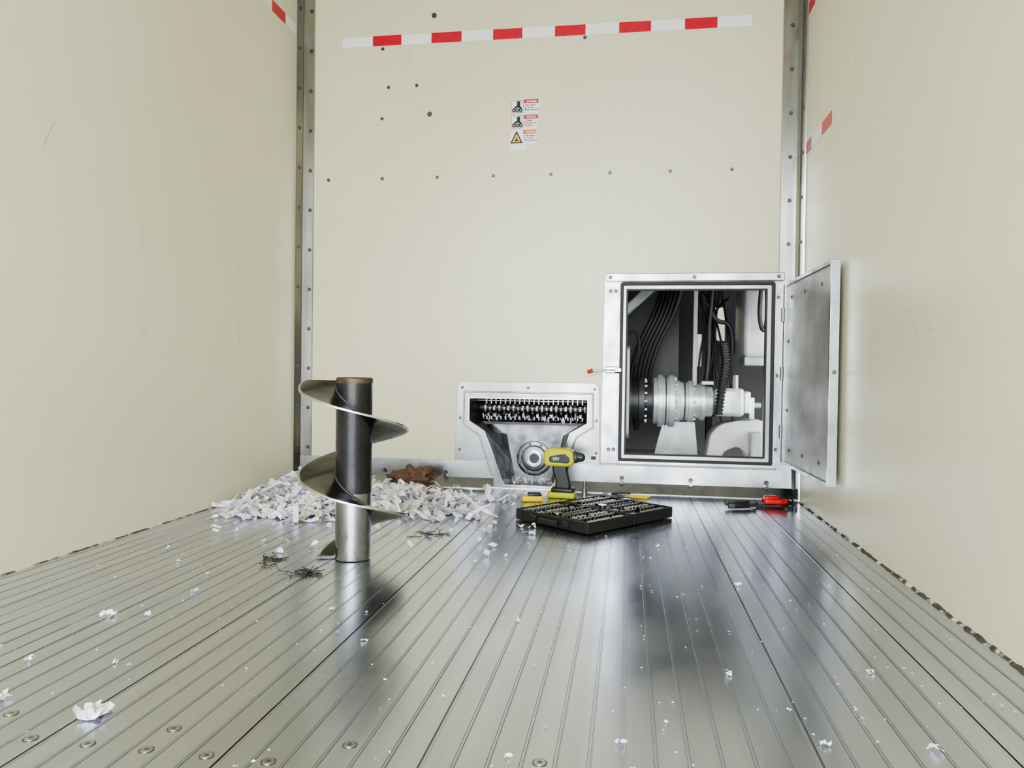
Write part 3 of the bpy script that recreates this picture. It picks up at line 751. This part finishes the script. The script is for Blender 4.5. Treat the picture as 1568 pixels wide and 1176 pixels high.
# red clamp with black leads near the right corner
K=empty("battery_clamp",(.59,3.27,0.001),math.radians(8)); K.scale=(.85,.85,.85)
shape("red_handle_a",[rounded([(-.03,.002),(-.02,.024),(.05,.030),(.085,.026),(.083,.016),(.03,.008),(.0,.0)],.006)],.024,Matrix.Translation((0,0,.016)),M_REDP,K,.005)
shape("red_handle_b",[rounded([(-.03,-.002),(-.02,-.024),(.05,-.030),(.085,-.026),(.083,-.016),(.03,-.008),(.0,.0)],.006)],.024,Matrix.Translation((0,0,.028)),M_REDP,K,.005)
bm=bmesh.new(); bm_box(bm,(-.02,-.018,.012),(.05,.018,.055),.008,None,3); shade_auto(from_bm("red_body",bm,M_REDP,K))
shape("jaw",[rounded([(-.060,-.004),(-.055,.012),(-.02,.018),(-.02,-.018),(-.055,-.012)],.004)],.018,Matrix.Translation((0,0,.016)),M_BLACK,K,.003)
cyl("spring_pivot",(-.018,0,.004),(-.018,0,.046),.008,M_CHROME,K)
tube("leads",[[(.06,.0,.012),(.10,.02,.03),(.12,-.04,.008),(.08,-.08,.006),(.03,-.05,.006),(.10,-.03,.02),(.13,.05,.006),(.10,.10,.006)],[(.05,0,.03),(.09,.05,.05),(.12,.02,.012),(.13,-.06,.006),(.09,-.12,.006)],[(.05,-.02,.04),(.10,-.03,.06),(.14,.01,.03),(.13,.05,.01)],[(-.1,-.03,.005),(-.05,-.05,.01),(.02,-.06,.005),(.08,-.05,.01)]],.0040,M_RUBBER,K)
K2=empty("battery_clamp",(.475,3.20,0.001),math.radians(195))
shape("black_handle_a",[rounded([(-.03,.002),(-.02,.016),(.04,.022),(.065,.016),(.03,.006)],.004)],.022,Matrix.Translation((0,0,.014)),M_BLACK,K2,.004)
shape("black_handle_b",[rounded([(-.03,-.002),(-.02,-.016),(.04,-.022),(.065,-.016),(.03,-.006)],.004)],.022,Matrix.Translation((0,0,.022)),M_BLACK,K2,.004)
shape("jaw",[rounded([(-.06,-.003),(-.055,.009),(-.02,.012),(-.02,-.012),(-.055,-.009)],.003)],.016,Matrix.Translation((0,0,.016)),M_DGREY,K2,.002)

# ------------------------------------------------------------------ outside world
bm=bmesh.new()
bmesh.ops.create_grid(bm,x_segments=1,y_segments=1,size=30,matrix=Matrix.Translation((0,0,-1.1)))
from_bm("ground_outside",bm,M_CONC)

w=bpy.data.worlds.new("sky"); scene.world=w; w.use_nodes=True; N=w.node_tree.nodes; L=w.node_tree.links
bg=N["Background"]; bg.inputs[0].default_value=(.95,.98,1.0,1); bg.inputs[1].default_value=11.3
pl=bpy.data.lights.new("rear_opening_portal",'AREA'); pl.shape='RECTANGLE'; pl.size=XR-XL; pl.size_y=ZC
po=bpy.data.objects.new("rear_opening_portal",pl); COL.objects.link(po); po.location=((XL+XR)/2,YF-.01,ZC/2); po.rotation_euler=(math.radians(90),0,0)
pl.cycles.is_portal=True
try: scene.view_settings.look='AgX - Medium High Contrast'
except Exception: pass

# ------------------------------------------------------------------ camera
cd=bpy.data.cameras.new("camera"); cd.sensor_width=36; cd.lens=36*1150/1568; cd.clip_start=.02
cam=bpy.data.objects.new("camera",cd); COL.objects.link(cam)
right=Vector((.9884,.1521,0)); fwd=Vector((-.1521,.9884,-.0157)).normalized(); right=(right-fwd*right.dot(fwd)).normalized(); up=right.cross(fwd)
M3=Matrix((right,up,-fwd)).transposed().to_4x4()
cam.matrix_world=Matrix.Translation((0,0,.55))@M3@Matrix.Rotation(.0135,4,'Z')
scene.camera=cam
